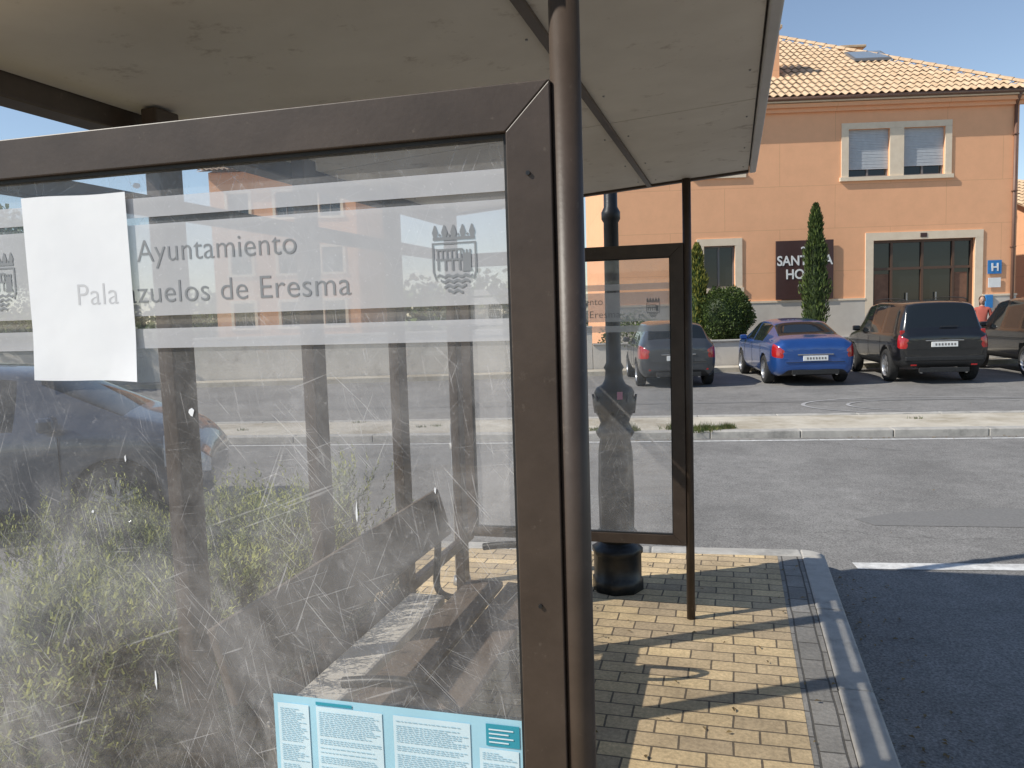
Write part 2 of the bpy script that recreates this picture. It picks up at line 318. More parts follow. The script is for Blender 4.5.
# ------------------------------------------------------------------ foliage generators
def leaves(name,gen,n,mats,parent=None,wts=None):
    V=[];Fc=[];mi=[]
    for _ in range(n):
        c,d,l,wd,k=gen()
        d=d.normalized(); s=d.orthogonal().normalized(); s.rotate(Matrix.Rotation(random.random()*2*pi,3,d)); b=len(V)
        V+=[c-s*wd*.5,c+s*wd*.5,c+d*l*.6+s*wd*.5,c+d*l,c+d*l*.6-s*wd*.5]
        Fc.append((b,b+1,b+2,b+3,b+4)); mi.append(k)
    return mk(name,V,Fc,mats,parent,mi)
def rnd3(): 
    while True:
        v=Vector((random.uniform(-1,1),random.uniform(-1,1),random.uniform(-1,1)))
        if v.length<1: return v
# rosemary hedge
hedge=empty('rosemary_hedge')
def hz(x,y): return .76+.11*sin(x*3.1+1)+.09*sin(y*4.3)+.05*sin(x*9+y*7)
hx0,hx1,hy0,hy1=-3.3,-1.66,.9,3.7
V=[];Fc=[];nx,ny=16,26
for i in range(nx+1):
    for j in range(ny+1):
        x=hx0+.08+(hx1-hx0-.16)*i/nx; y=hy0+.08+(hy1-hy0-.16)*j/ny
        ed=min(i,nx-i,j,ny-j); V.append((x,y,(hz(x,y)-.17)*(1 if ed>0 else 0)+.01+random.uniform(-.04,.04)*(ed>0)))
for i in range(nx):
    for j in range(ny):
        q=i*(ny+1)+j; Fc.append((q,q+ny+1,q+ny+2,q+1))
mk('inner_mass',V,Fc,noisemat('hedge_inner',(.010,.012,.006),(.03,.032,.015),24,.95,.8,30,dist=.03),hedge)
V=[];Fc=[];mi=[]
clump=[(random.uniform(hx0,hx1),random.uniform(hy0,hy1),random.uniform(-.09,.09)) for _ in range(70)]
for _ in range(5600):
    cxx,cyy,ch=random.choice(clump)
    x=min(hx1,max(hx0,random.gauss(cxx,.12))); y=min(hy1,max(hy0,random.gauss(cyy,.12))); top=hz(x,y)+ch
    side=random.random()<.40
    if side: x=hx1+random.uniform(-.12,.03); y=random.uniform(hy0,hy1)
    z=(top if not side else random.uniform(.08,top))-random.uniform(.12,.22)
    L=random.uniform(.12,.25); d=Vector((random.gauss(.3 if side else (x-cxx)*1.4,.18),random.gauss((y-cyy)*1.4,.18),1)).normalized(); c=Vector((x,y,z))
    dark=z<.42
    for k in range(15):
        t=k/15; o=c+d*L*t; a_=k*2.4; q=d.orthogonal().normalized(); q.rotate(Matrix.Rotation(a_,3,d)); dd=(q+d*1.1).normalized()
        s=dd.cross(d).normalized()*.0030; ln=.027*(1-.4*t); b=len(V)
        V+=[o-s,o+s,o+dd*ln+s*.6,o+dd*ln-s*.6]; Fc.append((b,b+1,b+2,b+3))
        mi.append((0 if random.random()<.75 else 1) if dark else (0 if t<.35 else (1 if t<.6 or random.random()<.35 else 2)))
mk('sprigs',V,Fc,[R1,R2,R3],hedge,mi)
sheet('soil_bed',[(-3.45,.6),(-1.62,.6),(-1.62,4.2),(-3.45,4.2)],.006,M['soil'],hedge)

# ------------------------------------------------------------------ bus shelter
sh=empty('bus_shelter')
RX0,RX1,RY0,RY1=-1.60,.115,1.03,4.37
zb=lambda x:2.352+.074*(x+.235)
def slab(name,x0,x1,y0,y1,o0,o1,mat,b=0):
    V=[(x0,y0,zb(x0)+o0),(x1,y0,zb(x1)+o0),(x1,y1,zb(x1)+o0),(x0,y1,zb(x0)+o0),(x0,y0,zb(x0)+o1),(x1,y0,zb(x1)+o1),(x1,y1,zb(x1)+o1),(x0,y1,zb(x0)+o1)]
    o=mk(name,V,[(0,3,2,1),(4,5,6,7),(0,1,5,4),(1,2,6,5),(2,3,7,6),(3,0,4,7)],mat,sh)
    if b: bev(o,b)
    return o
xs=[RX0+.05,-.425,RX1-.035]; ys=[RY0+.04,2.86,RY1-.04]
for i in range(2):
    for j in range(2):
        slab('ceiling_panel',xs[i]+.004,xs[i+1]-.004,ys[j]+.004,ys[j+1]-.004,.008,.02,M['under'])
slab('ceiling_backing',RX0+.05,RX1-.035,RY0+.04,RY1-.04,.022,.05,M['brown'])
slab('ceiling_beam',-.437,-.413,RY0+.04,RY1-.04,-.006,.007,M['brown'],.002)
slab('front_fascia',RX1-.033,RX1,RY0,RY1,-.004,.10,M['fascia'],.006)
slab('back_fascia',RX0-.02,RX0+.048,RY0,RY1,-.045,.09,M['brown'],.006)
slab('end_fascia',RX0+.05,RX1-.035,RY0,RY0+.038,-.004,.09,M['brown'],.004)
slab('end_fascia',RX0+.05,RX1-.035,RY1-.038,RY1,-.004,.09,M['brown'],.004)
slab('roof_top',RX0+.05,RX1-.035,RY0+.04,RY1-.04,.052,.095,M['fascia'])
multi('ceiling_rivets',[(x-.003,x+.003,y-.003,y+.003,zb(x)+.004,zb(x)+.009) for y in (1.3,1.9,2.5,3.1,3.7,4.2) for x in (-.47,-.38,.05,-1.5)],M['steel'],sh)
PX=-.233
for y in (1.17,4.31):
    cyl('pole',(PX,y,0),(PX,y,zb(PX)+.006),.0225,M['brown'],sh,seg=28)
for y in (1.86,2.60,3.35,4.12):
    box('back_post',-1.50,-1.45,y-.045,y+.045,0,zb(-1.5)+.004,M['brown'],sh,.005)
box('back_rail',-1.495,-1.455,1.20,4.28,.40,.45,M['brown'],sh,.004)
box('back_rail',-1.495,-1.455,1.20,4.28,1.98,2.03,M['brown'],sh,.004)
for y0,y1 in ((1.21,1.81),(1.91,2.55),(2.65,3.30),(3.40,4.07)):
    mk('back_glass',[(-1.476,y0,.45),(-1.476,y1,.45),(-1.476,y1,1.98),(-1.476,y0,1.98)],[(0,1,2,3)],M['glassB'],sh)
def endpanel(y,fw,gm,bandshift=0,near=True):
    X0,X1,Z0,Z1=-1.51,-.252,.41,2.03; t=.022
    def mit(pts,name):
        V=[(x,y-t,z) for x,z in pts]+[(x,y+t,z) for x,z in pts]
        o=mk(name,V,[(0,1,2,3),(7,6,5,4),(0,4,5,1),(1,5,6,2),(2,6,7,3),(3,7,4,0)],M['brown'],sh); bev(o,.0018)
    gp=.0004
    mit([(X0+gp,Z1),(X0+fw+gp,Z1-fw),(X1-fw-gp,Z1-fw),(X1-gp,Z1)],'frame_top')
    mit([(X0+gp,Z0),(X1-gp,Z0),(X1-fw-gp,Z0+fw*.8),(X0+fw+gp,Z0+fw*.8)],'frame_bottom')
    mit([(X0,Z0+gp),(X0+fw,Z0+fw*.8+gp),(X0+fw,Z1-fw-gp),(X0,Z1-gp)],'frame_left')
    mit([(X1,Z0+gp),(X1,Z1-gp),(X1-fw,Z1-fw-gp),(X1-fw,Z0+fw*.8+gp)],'frame_right')
    a0,a1,c0,c1=X0+fw,X1-fw,Z0+fw*.8,Z1-fw; bd=.006
    multi('glazing_bead',[(a0,a1,y-.012,y+.012,c1-bd,c1-.0005),(a0,a1,y-.012,y+.012,c0+.0005,c0+bd),(a0+.0005,a0+bd,y-.012,y+.012,c0+bd,c1-bd),(a1-bd,a1-.0005,y-.012,y+.012,c0+bd,c1-bd)],M['plastic'],sh)
    mk('panel_glass',[(a0,y,c0),(a1,y,c0),(a1,y,c1),(a0,y,c1)],[(0,1,2,3)],gm,sh)
    yy=y-.004; s=bandshift
    for z0,z1 in ((1.880,1.913),(1.712,1.868),(1.656,1.690)):
        mk('frosted_band',[(a0+.006,yy,z0+s),(a1-.006,yy,z0+s),(a1-.006,yy,z1+s),(a0+.006,yy,z1+s)],[(0,1,2,3)],M['band'],sh)
    def txt(body,x,z,size,nm,sx=1):
        cu=bpy.data.curves.new(nm,'FONT'); cu.body=body; cu.size=size; cu.align_x='CENTER'; cu.extrude=.0002; cu.space_character=1.03; cu.offset=-.0004
        cu.materials.append(M['letter']); o=bpy.data.objects.new(nm,cu); COL.objects.link(o); o.parent=sh
        o.rotation_euler=(pi/2,0,0); o.location=(x,y-.0045,z+s); o.scale=(sx,1,1)
    txt('Ayuntamiento',-.836,1.805,.054,'lettering_1',.98); txt('Palazuelos de Eresma',-.838,1.735,.054,'lettering_2',1.04)
    for cx in (-.412,-1.294):
        V=[];Fc=[]
        def poly(pp):
            b=len(V); V.extend([(cx+px,y-.0048,1.734+s+pz) for px,pz in pp]); Fc.append(tuple(range(b,b+len(pp))))
        def rc(x0,x1,z0,z1): poly([(x0,z0),(x1,z0),(x1,z1),(x0,z1)])
        rc(-.034,.034,.078,.083)
        for k in range(5):
            x=-.030+k*.015; poly([(x-.003,.083),(x+.003,.083),(x+.005,.090),(x+.001,.101),(x-.001,.101),(x-.005,.090)])
        for k in range(4):
            x=-.0225+k*.015; poly([(x-.0025,.086),(x,.0835),(x+.0025,.086),(x,.0885)])
        poly([(-.036,.072),(-.033,.072),(-.033,.030),(-.029,.018),(-.0315,.017),(-.036,.030)]); poly([(.036,.072),(.036,.030),(.0315,.017),(.029,.018),(.033,.030),(.033,.072)])
        rc(-.036,.036,.072,.0745)
        for k in range(6): rc(-.028+k*.0075,-.0255+k*.0075,.050,.062)
        rc(-.030,.014,.062,.065); rc(-.030,.014,.047,.050)
        for k in range(4): rc(-.028+k*.0115,-.0245+k*.0115,.032,.047)
        poly([(.012,.030),(.029,.030),(.027,.036),(.027,.058),(.014,.058),(.014,.036)])
        for k in range(3): rc(.0135+k*.0055,.0165+k*.0055,.058,.063)
        for r in range(4):
            z=-.002+r*.0078; n=14; wd=.029-.0055*(3-r)
            for k in range(n):
                x0=-wd+2*wd*k/n; x1=-wd+2*wd*(k+1)/n; f=lambda x:z+.0017*sin(x*450)
                poly([(x0,f(x0)),(x1,f(x1)),(x1,f(x1)+.0040),(x0,f(x0)+.0040)])
        mk('crest',V,Fc,M['letter'],sh)
endpanel(1.17,.068,M['glassN'])
endpanel(4.31,.068,M['glassF'],-.085)
for z in (.55,1.25,1.9):
    cyl('screw',(-.287,1.1475,z),(-.287,1.1445,z),.0032,M['dark'],sh,seg=10)
scr=empty('paper_scraps')
for (x,z,sx,sz) in ((-.905,1.545,.006,.009),(-1.02,1.05,.003,.022),(-.60,1.38,.002,.020),(-1.13,1.36,.003,.004),(-.985,1.935,.012,.006),(-.46,1.42,.002,.008),(-1.05,1.46,.002,.008)):
    pts=[(x+sx*cos(t)*random.uniform(.5,1.1),z+sz*sin(t)*random.uniform(.5,1.1)) for t in [i*pi/4+.3 for i in range(8)]]
    mk('scrap',[(px,1.1685,pz) for px,pz in pts],[tuple(range(8))],M['paper'],scr)
# paper stuck flat on the panel, lower corners lifting slightly
V=[];Fc=[];n=14
for i in range(n+1):
    for j in range(n+1):
        u,v=i/n,j/n; lift=.006*max(0,.25-v)*4*max(0,abs(u-.5)-.25)*4
        V.append((-1.222+.222*u-.002*v,1.160-lift,1.603+.325*v-.004*u+.002*sin(u*7)*(v-.5)))
for i in range(n):
    for j in range(n):
        q=i*(n+1)+j; Fc.append((q,q+n+1,q+n+2,q+1))
np_=empty('paper_notice'); mk('paper_sheet',V,Fc,M['paper'],np_,smooth=True)
cu=bpy.data.curves.new('faint_print','FONT'); cu.body='Pala'; cu.size=.054; cu.align_x='LEFT'; cu.extrude=0; cu.space_character=1.03; cu.offset=-.0004; cu.materials.append(M['letterfaint'])
o=bpy.data.objects.new('faint_print',cu); COL.objects.link(o); o.parent=np_; o.rotation_euler=(pi/2,0,0); o.location=(-1.121,1.1597,1.735); o.scale=(1.04,1,1)
po=empty('timetable_poster'); px0,px1,pz1=-.775,-.328,1.052; y=1.1655
mpb=plain('poster_blue',(.40,.68,.80),.45); mpl=plain('poster_pale',(.66,.82,.88),.45); mpt=plain('poster_text',(.34,.54,.63),.5); mph=plain('poster_teal',(.03,.32,.42),.45)
mk('sheet',[(px0,y,.74),(px1,y,.74),(px1,y,pz1),(px0,y,pz1)],[(0,1,2,3)],mpb,po)
def pr(x0,x1,z0,z1,yo,V,Fc): b=len(V); V+= [(x0,y-yo,z0),(x1,y-yo,z0),(x1,y-yo,z1),(x0,y-yo,z1)]; Fc.append((b,b+1,b+2,b+3))
cols=[(px0+.008,px0+.068),(px0+.082,px0+.205),(px0+.225,px0+.360),(px0+.375,px1-.006)]
V=[];Fc=[]
for k,(a0,a1) in enumerate(cols): pr(a0,a1,.75,pz1-(.014 if k<3 else .052),.0012,V,Fc)
mk('panels',V,Fc,mpl,po)
V=[];Fc=[]
for (a0,a1) in cols:
    z=pz1-.024 if a0<px1-.09 else pz1-.060
    while z>.76:
        x=a0+.005; ind=random.random()<.2; lim=a1-(.02 if ind else .004)-random.random()*.02
        while x<lim:
            l=random.uniform(.003,.010); pr(x,min(x+l,a1-.004),z,z+.0013,.0020,V,Fc); x+=l+.002
        z-=random.choice((.0034,.0034,.0034,.0034,.008))
mk('print',V,Fc,mpt,po)
V=[];Fc=[]; pr(px1-.060,px1-.004,pz1-.047,pz1-.010,.0012,V,Fc); pr(px0+.082,px0+.15,pz1-.0115,pz1-.006,.0012,V,Fc); mk('headers',V,Fc,mph,po)
V=[];Fc=[]
for k in range(4): pr(px1-.055,px1-.014-.008*(k%2),pz1-.020-k*.007,pz1-.0175-k*.007,.0022,V,Fc)
mk('header_text',V,Fc,mpl,po)

# ------------------------------------------------------------------ bench
bn=empty('bench')
def board(name,x0,z0,x1,z1,th,y0,y1,mat=None):
    d=Vector((x1-x0,z1-z0)); nrm=Vector((-d.y,d.x)).normalized()*th
    P4=[(x0,z0),(x1,z1),(x1+nrm.x,z1+nrm.y),(x0+nrm.x,z0+nrm.y)]
    o=mk(name,[(x,y0,z) for x,z in P4]+[(x,y1,z) for x,z in P4],[(0,1,2,3),(7,6,5,4),(0,4,5,1),(1,5,6,2),(2,6,7,3),(3,7,4,0)],mat or M['wood'],bn); bev(o,.006)
by0,by1=1.75,3.42
board('backrest_board',-1.27,.68,-1.33,.89,.028,by0,by1)
board('seat_board',-1.20,.435,-1.03,.435,.03,by0,by1)
board('seat_board',-1.01,.435,-.83,.425,.03,by0,by1)
for yb in (by0+.22,by1-.12):
    tube('arm_frame',[(-1.31,yb,.86),(-1.28,yb,.66),(-1.34,yb,.44),(-1.25,yb,.405),(-.84,yb,.41),(-.72,yb,.46),(-.72,yb,.64),(-.85,yb,.70),(-1.08,yb,.66)],.016,M['dark'],bn)
    tube('leg',[(-.95,yb,.40),(-.97,yb,.2),(-.95,yb,0)],.02,M['dark'],bn)
box('concrete_ledge',-1.44,-1.27,2.1,3.3,.001,.43,M['woodpale'],bn,.012)
cyl_b=empty('bollard',(-1.66,4.62,0))
cyl('shaft',(0,0,0),(0,0,1.0),.042,M['steel'],cyl_b); cyl('collar',(0,0,.86),(0,0,.90),.048,M['white'],cyl_b); cyl('base_ring',(0,0,0),(0,0,.05),.06,M['steel'],cyl_b,r1=.05)
revolve('cap',[(.042,1.0),(.038,1.02),(.02,1.035),(.0,1.04)],M['steel'],cyl_b,20)

# ------------------------------------------------------------------ lamp post
lp=empty('street_lamp',(-.69,4.72,0))
revolve('pedestal',[(.0,.0),(.155,.0),(.155,.07),(.145,.08),(.145,.22),(.155,.23),(.155,.26),(.12,.28),(.11,.30)],M['dark'],lp,8)
revolve('column',[(.11,.30),(.125,.32),(.125,.35),(.105,.37),(.10,.42),(.103,.6),(.097,.85),(.09,.92),(.105,.94),(.115,.96),(.10,.985),(.085,1.02),(.10,1.06),(.125,1.10),(.13,1.15),(.115,1.18),(.12,1.20),(.105,1.23),(.07,1.25),(.055,1.28),(.05,1.33),(.06,1.35),(.045,1.38),(.043,2.2),(.055,2.22),(.055,2.26),(.04,2.29),(.036,3.6),(.05,3.62),(.05,3.66),(.03,3.7),(.03,3.8)],M['dark'],lp,32,flute=(.41,.9,8,.06))
for k in range(8):
    t=k*pi/4; cyl('leaf_boss',(.105*cos(t),.105*sin(t),1.08),(.13*cos(t),.13*sin(t),1.19),.018,M['dark'],lp,r1=.006,seg=8)
revolve('lantern_base',[(.03,3.8),(.12,3.84),(.13,3.87),(.12,3.88)],M['dark'],lp,6)
revolve('lantern_glass',[(.11,3.88),(.19,4.25)],plain('lamp_glass',(.6,.6,.56),.2),lp,6)
revolve('lantern_roof',[(.22,4.25),(.21,4.28),(.12,4.42),(.05,4.48),(.03,4.55),(.0,4.6)],M['dark'],lp,6)
mk('sticker',[(.035,-.128,1.17),(.065,-.112,1.17),(.065,-.112,1.215),(.035,-.128,1.215)],[(0,1,2,3)],plain('pink_sticker',(.6,.20,.3),.5),lp)

# ------------------------------------------------------------------ cars
def wheel(parent,x,y,r,side,w=.21):
    prof=[(.62,-.5),(.90,-.5),(.97,-.42),(1.0,-.3),(1.0,.3),(.97,.42),(.90,.5),(.66,.5),(.63,.42),(.60,.2)]
    V=[];Fc=[];mi=[];seg=36
    for (rr,t) in prof:
        for i in range(seg):
            a=2*pi*i/seg; V.append((x+rr*r*cos(a),y+t*w*side,r+rr*r*sin(a)))
    for k in range(len(prof)-1):
        for i in range(seg):
            j=(i+1)%seg; Fc.append((k*seg+i,k*seg+j,(k+1)*seg+j,(k+1)*seg+i)); mi.append(0 if k<7 else 1)
    b=len(V); V.append((x,y+.1*w*side,r))
    for i in range(seg): V.append((x+.6*r*cos(2*pi*i/seg),y+.1*w*side,r+.6*r*sin(2*pi*i/seg)))
    for i in range(seg): Fc.append((b,b+1+i,b+1+(i+1)%seg)); mi.append(2)
    yo=y+.42*w*side; yi=y+.28*w*side
    for k in range(5):
        a=2*pi*k/5+.3
        for da in (-.16,.16):
            b=len(V)
            q=[(x+.12*r*cos(a+da-.5),r+.12*r*sin(a+da-.5)),(x+.62*r*cos(a+da-.08),r+.62*r*sin(a+da-.08)),(x+.62*r*cos(a+da+.08),r+.62*r*sin(a+da+.08)),(x+.12*r*cos(a+da+.5),r+.12*r*sin(a+da+.5))]
            V+=[(u,yo-.01*side,v) for u,v in q]+[(u,yi,v) for u,v in q]
            Fc+=[(b,b+1,b+2,b+3),(b,b+4,b+5,b+1),(b+3,b+2,b+6,b+7),(b+1,b+5,b+6,b+2)]; mi+=[1]*4
    b=len(V); V.append((x,yo+.002*side,r))
    for i in range(16): V.append((x+.14*r*cos(2*pi*i/16),yo,r+.14*r*sin(2*pi*i/16)))
    for i in range(16): Fc.append((b,b+1+i,b+1+(i+1)%16)); mi.append(1)
    o=mk('wheel',V,Fc,[M['tyre'],M['rim'],M['plastic']],parent,mi)
    for pg in o.data.polygons: pg.use_smooth=len(pg.vertices)==4 and pg.index<(len(prof)-1)*seg
def car(name,centre,ang,ST,paint,r,wx,trk,sideg,topg,tails,heads,tailseg=(3,4),lower=None,sub=2,rails=False,extras=None):
    e=empty(name,(centre[0],centre[1],RZ+.002),ang)
    V=[];Fc=[];mi=[]
    for (x,zb_,zs,zt,wb,wt) in ST:
        gh=zt-zs>.2
        h=[(0,zb_),(wb*.85,zb_),(wb*.985,zb_+.11),(wb,zb_+(zs-zb_)*.60),(wb*.99,zs-.07),(wb*.955,zs),(wt+(.035 if gh else .01),zt-(.075 if gh else .02)),(wt*.86,zt-(.012 if gh else .004)),(0,zt+.012)]
        V+=[(x,y,z) for y,z in h]+[(x,-y,z) for y,z in h[-2:0:-1]]
    n=16
    for i in range(len(ST)-1):
        for k in range(n):
            j=(k+1)%n; Fc.append((i*n+k,i*n+j,(i+1)*n+j,(i+1)*n+k)); s=min(k,15-k)
            m=1
            if s==0: m=0
            if s==1 and lower: m=0
            if s==5 and i in sideg: m=2
            if s in (6,7) and i in topg: m=2
            if i in tails and s in tailseg: m=3
            if i in heads and s in (3,4): m=4
            mi.append(m)
    Fc.append(tuple(reversed(range(n)))); mi.append(1); Fc.append(tuple((len(ST)-1)*n+k for k in range(n))); mi.append(1)
    o=mk('body',V,Fc,[M['plastic'],paint,M['wglass'],M['tail'],M['head']],e,mi,True)
    bm=bmesh.new(); bm.from_mesh(o.data); bmesh.ops.recalc_face_normals(bm,faces=bm.faces)
    cl=bm.edges.layers.float.get('crease_edge') or bm.edges.layers.float.new('crease_edge')
    for ed in bm.edges:
        a_,b_=[v.index for v in ed.verts]
        ka,kb=a_%n,b_%n
        if ka==kb and ka in (5,11): ed[cl]=.55
        if ka==kb and ka in (6,10): ed[cl]=.45
        if ka==kb and ka in (1,15): ed[cl]=.6
        if a_//n==b_//n and a_//n in (0,len(ST)-1): ed[cl]=.45
        fm={f.material_index for f in ed.link_faces}
        if 2 in fm and len(fm)>1: ed[cl]=max(ed[cl],.7)
        if 3 in fm and len(fm)>1: ed[cl]=max(ed[cl],.5)
    bm.to_mesh(o.data); bm.free()
    bpy.context.view_layer.objects.active=o
    m=o.modifiers.new('s','SUBSURF'); m.levels=sub; m.render_levels=sub
    bpy.ops.object.modifier_apply(modifier='s')
    cuts=[]
    for x in wx:
        for sd in (1,-1):
            c=cyl('cut',(x,sd*(trk-.22),r),(x,sd*(trk+.4),r),r*1.16,M['plastic'],e,seg=40)
            bm=bmesh.new(); bm.from_mesh(c.data); bmesh.ops.recalc_face_normals(bm,faces=bm.faces); bm.to_mesh(c.data); bm.free(); cuts.append(c)
    for c in cuts:
        m=o.modifiers.new('b','BOOLEAN'); m.operation='DIFFERENCE'; m.object=c; m.solver='EXACT'
        bpy.ops.object.modifier_apply(modifier='b')
    for c in cuts: bpy.data.objects.remove(c,do_unlink=True)
    for x in wx:
        for sd in (1,-1): wheel(e,x,sd*(trk-.10),r,sd)
    return e
def rearkit(e,xr,zp,pl=.26):
    box('number_plate',xr-.012,xr+.02,-pl,pl,zp,zp+.11,M['plate'],e,.004)
    multi('plate_characters',[(xr-.016,xr-.011,-pl+.045+k*.062,-pl+.078+k*.062,zp+.032,zp+.078) for k in range(7)],M['winframe'],e)
    box('bumper_insert',xr+.0,xr+.06,-.5,.5,.26,.36,M['plastic'],e,.01)
    box('plate_recess_trim',xr-.004,xr+.06,-.38,.38,zp+.125,zp+.15,M['chrome'],e,.004)
    multi('bumper_gap',[(xr-.001,xr+.05,-.62,.62,zp-.035,zp-.027)],M['plastic'],e)
    for s in (1,-1):
        cyl('exhaust',(xr+.02,s*.45,.27),(xr+.12,s*.45,.27),.03,M['chrome'],e,seg=12)
        box('rear_reflector',xr+.03,xr+.06,s*.60-.06,s*.60+.06,.40,.435,M['tail'],e,.004)
def mirrors(e,x,w,z,mat):
    for s in (1,-1):
        box('door_mirror',x-.06,x+.08,s*w-.0 if s>0 else -w-.17,w+.17 if s>0 else -w,z,z+.13,mat,e,.035)
def seams(e,xsx,y,z0,z1):
    for s in (1,-1): multi('door_seams',[(x-.004,x+.004,min(s*y,s*(y+.004)),max(s*y,s*(y+.004)),z0,z1) for x in xsx],M['plastic'],e)
SED=[(-2.34,.36,.80,.86,.70,.58),(-2.29,.27,.89,.99,.82,.65),(-2.10,.22,.94,1.06,.885,.68),(-1.78,.20,.955,1.10,.905,.64),(-1.10,.20,.96,1.385,.908,.56),(-.90,.20,.96,1.43,.91,.575),(-.12,.20,.95,1.46,.91,.59),(-.03,.20,.95,1.46,.91,.59),(.48,.20,.94,1.42,.908,.575),(.62,.20,.94,1.39,.905,.56),(1.38,.20,.94,1.02,.90,.70),(1.85,.20,.88,.94,.885,.66),(2.18,.22,.74,.81,.82,.60),(2.34,.30,.60,.66,.66,.45)]
SUV=[(-2.30,.46,.98,1.02,.76,.66),(-2.27,.40,1.02,1.09,.87,.72),(-2.16,.36,1.07,1.20,.905,.72),(-1.98,.34,1.08,1.72,.915,.64),(-1.80,.34,1.08,1.77,.92,.66),(-1.02,.34,1.07,1.80,.925,.67),(-.92,.34,1.07,1.80,.925,.67),(-.08,.34,1.06,1.80,.925,.67),(.02,.34,1.06,1.80,.925,.67),(.62,.34,1.05,1.75,.92,.655),(.78,.34,1.05,1.71,.915,.64),(1.34,.34,1.05,1.16,.91,.74),(1.95,.34,.98,1.06,.89,.70),(2.2,.38,.86,.93,.84,.62),(2.30,.45,.74,.80,.72,.5)]
HAT=[(-2.05,.40,.86,.92,.68,.58),(-2.00,.30,.92,1.00,.80,.62),(-1.88,.24,.96,1.10,.855,.64),(-1.58,.22,.97,1.42,.87,.57),(-1.40,.22,.97,1.47,.875,.58),(-.75,.22,.96,1.50,.88,.59),(-.66,.22,.96,1.50,.88,.59),(-.05,.22,.955,1.51,.88,.59),(.04,.22,.955,1.51,.88,.59),(.58,.22,.95,1.46,.875,.575),(.72,.22,.95,1.42,.87,.56),(1.40,.22,.95,1.04,.865,.68),(1.75,.22,.86,.94,.84,.62),(1.98,.24,.72,.80,.77,.55),(2.08,.32,.60,.66,.62,.42)]
def cpos(rear,ang,L): return (rear[0]+L*cos(ang),rear[1]+L*sin(ang))
c1=car('parked_sedan',cpos((1.71,18.4),rad(100),2.34),rad(100),SED,M['blue'],.325,(-1.36,1.38),.90,(4,5,7,8),(3,9),(0,1),(12,))
rearkit(c1,-2.36,.56); mirrors(c1,.78,.86,.93,M['blue']); seams(c1,(-1.02,-.08,.88),.905,.32,.9)
c2=car('parked_suv',cpos((4.30,18.7),rad(96.5),2.30),rad(96.5),SUV,M['black'],.365,(-1.38,1.42),.92,(4,6,8),(2,10),(0,1),(13,),lower=True)
rearkit(c2,-2.32,.80); mirrors(c2,.85,.88,1.08,M['black']); seams(c2,(-.97,-.03,.95),.92,.45,1.0)
for s in (1,-1):
    tube('roof_rail',[(-1.75,s*.62,1.79),(-1.7,s*.62,1.83),(-.5,s*.63,1.86),(.4,s*.62,1.83),(.45,s*.62,1.79)],.012,M['plastic'],c2)
    box('upper_tail_lamp',-2.20,-2.12,s*.80-.045,s*.80+.045,1.0,1.16,M['tail'],c2,.012)
box('bumper_step',-2.33,-2.2,-.78,.78,.50,.60,M['plastic'],c2,.02); box('rear_wiper',-2.2,-2.185,-.3,.05,1.22,1.235,M['plastic'],c2)
c3=car('parked_hatchback',cpos((-1.19,18.1),rad(102),2.05),rad(102),HAT,M['grey'],.315,(-1.25,1.28),.87,(4,6,8),(2,10),(0,1,2),(13,))
rearkit(c3,-2.07,.62); mirrors(c3,.85,.83,.95,M['grey']); seams(c3,(-.7,0,.9),.875,.32,.9)
c4=car('parked_estate_car',cpos((7.32,19.5),rad(95.5),2.30),rad(95.5),SUV,M['black'],.36,(-1.38,1.42),.92,(4,6,8),(2,10),(0,1),(13,),lower=True)
rearkit(c4,-2.32,.80); mirrors(c4,.85,.88,1.08,M['black'])
c5=car('parked_compact_car',(-6.67,5.66),rad(28),HAT,M['silver'],.32,(-1.25,1.33),.87,(4,6,8),(2,10),(0,1,2),(12,13))
mirrors(c5,.85,.83,.95,M['silver']); seams(c5,(-.7,0,.92),.876,.32,.9)
for s in (1,-1): multi('door_handles',[(-.55,-.38,min(s*.875,s*.90),max(s*.875,s*.90),.80,.83),(.18,.35,min(s*.875,s*.90),max(s*.875,s*.90),.80,.83)],M['silver'],c5,.008)

# ------------------------------------------------------------------ hotel
BA=rad(14); ht=empty('hotel_building',(4.71,27.3,0),BA)
def wallop(name,x0,x1,z0,z1,ops,mat,parent,dep=.18):
    xs=sorted({x0,x1,*[o[0] for o in ops],*[o[1] for o in ops]}); zs=sorted({z0,z1,*[o[2] for o in ops],*[o[3] for o in ops]})
    V=[];Fc=[]
    def q(*p): b=len(V); V.extend(p); Fc.append((b,b+1,b+2,b+3))
    for i in range(len(xs)-1):
        for j in range(len(zs)-1):
            cx,cz=(xs[i]+xs[i+1])/2,(zs[j]+zs[j+1])/2
            if any(o[0]<cx<o[1] and o[2]<cz<o[3] for o in ops): continue
            q((xs[i],0,zs[j]),(xs[i+1],0,zs[j]),(xs[i+1],0,zs[j+1]),(xs[i],0,zs[j+1]))
    for a,b,c,d in ops:
        q((a,0,c),(a,dep,c),(a,dep,d),(a,0,d)); q((b,dep,c),(b,0,c),(b,0,d),(b,dep,d)); q((a,0,d),(a,dep,d),(b,dep,d),(b,0,d)); q((a,dep,c),(a,0,c),(b,0,c),(b,dep,c))
    return mk(name,V,Fc,mat,parent)
TZ=.55
ops=[(-1.31,-.06,5.5,6.94),(.37,1.62,5.5,6.94),(-.53,2.59,TZ,3.54),(-5.77,-4.8,2.23,3.54),(-5.9,-4.7,5.75,6.94)]
wallop('front_wall',-8.6,3.85,TZ-.6,7.72,ops,M['facade'],ht)
mk('side_walls',[(-8.6,0,-.2),(-8.6,12,-.2),(3.85,12,-.2),(3.85,0,-.2),(-8.6,0,7.72),(-8.6,12,7.72),(3.85,12,7.72),(3.85,0,7.72)],[(0,1,5,4),(1,2,6,5),(2,3,7,6)],M['facade'],ht)
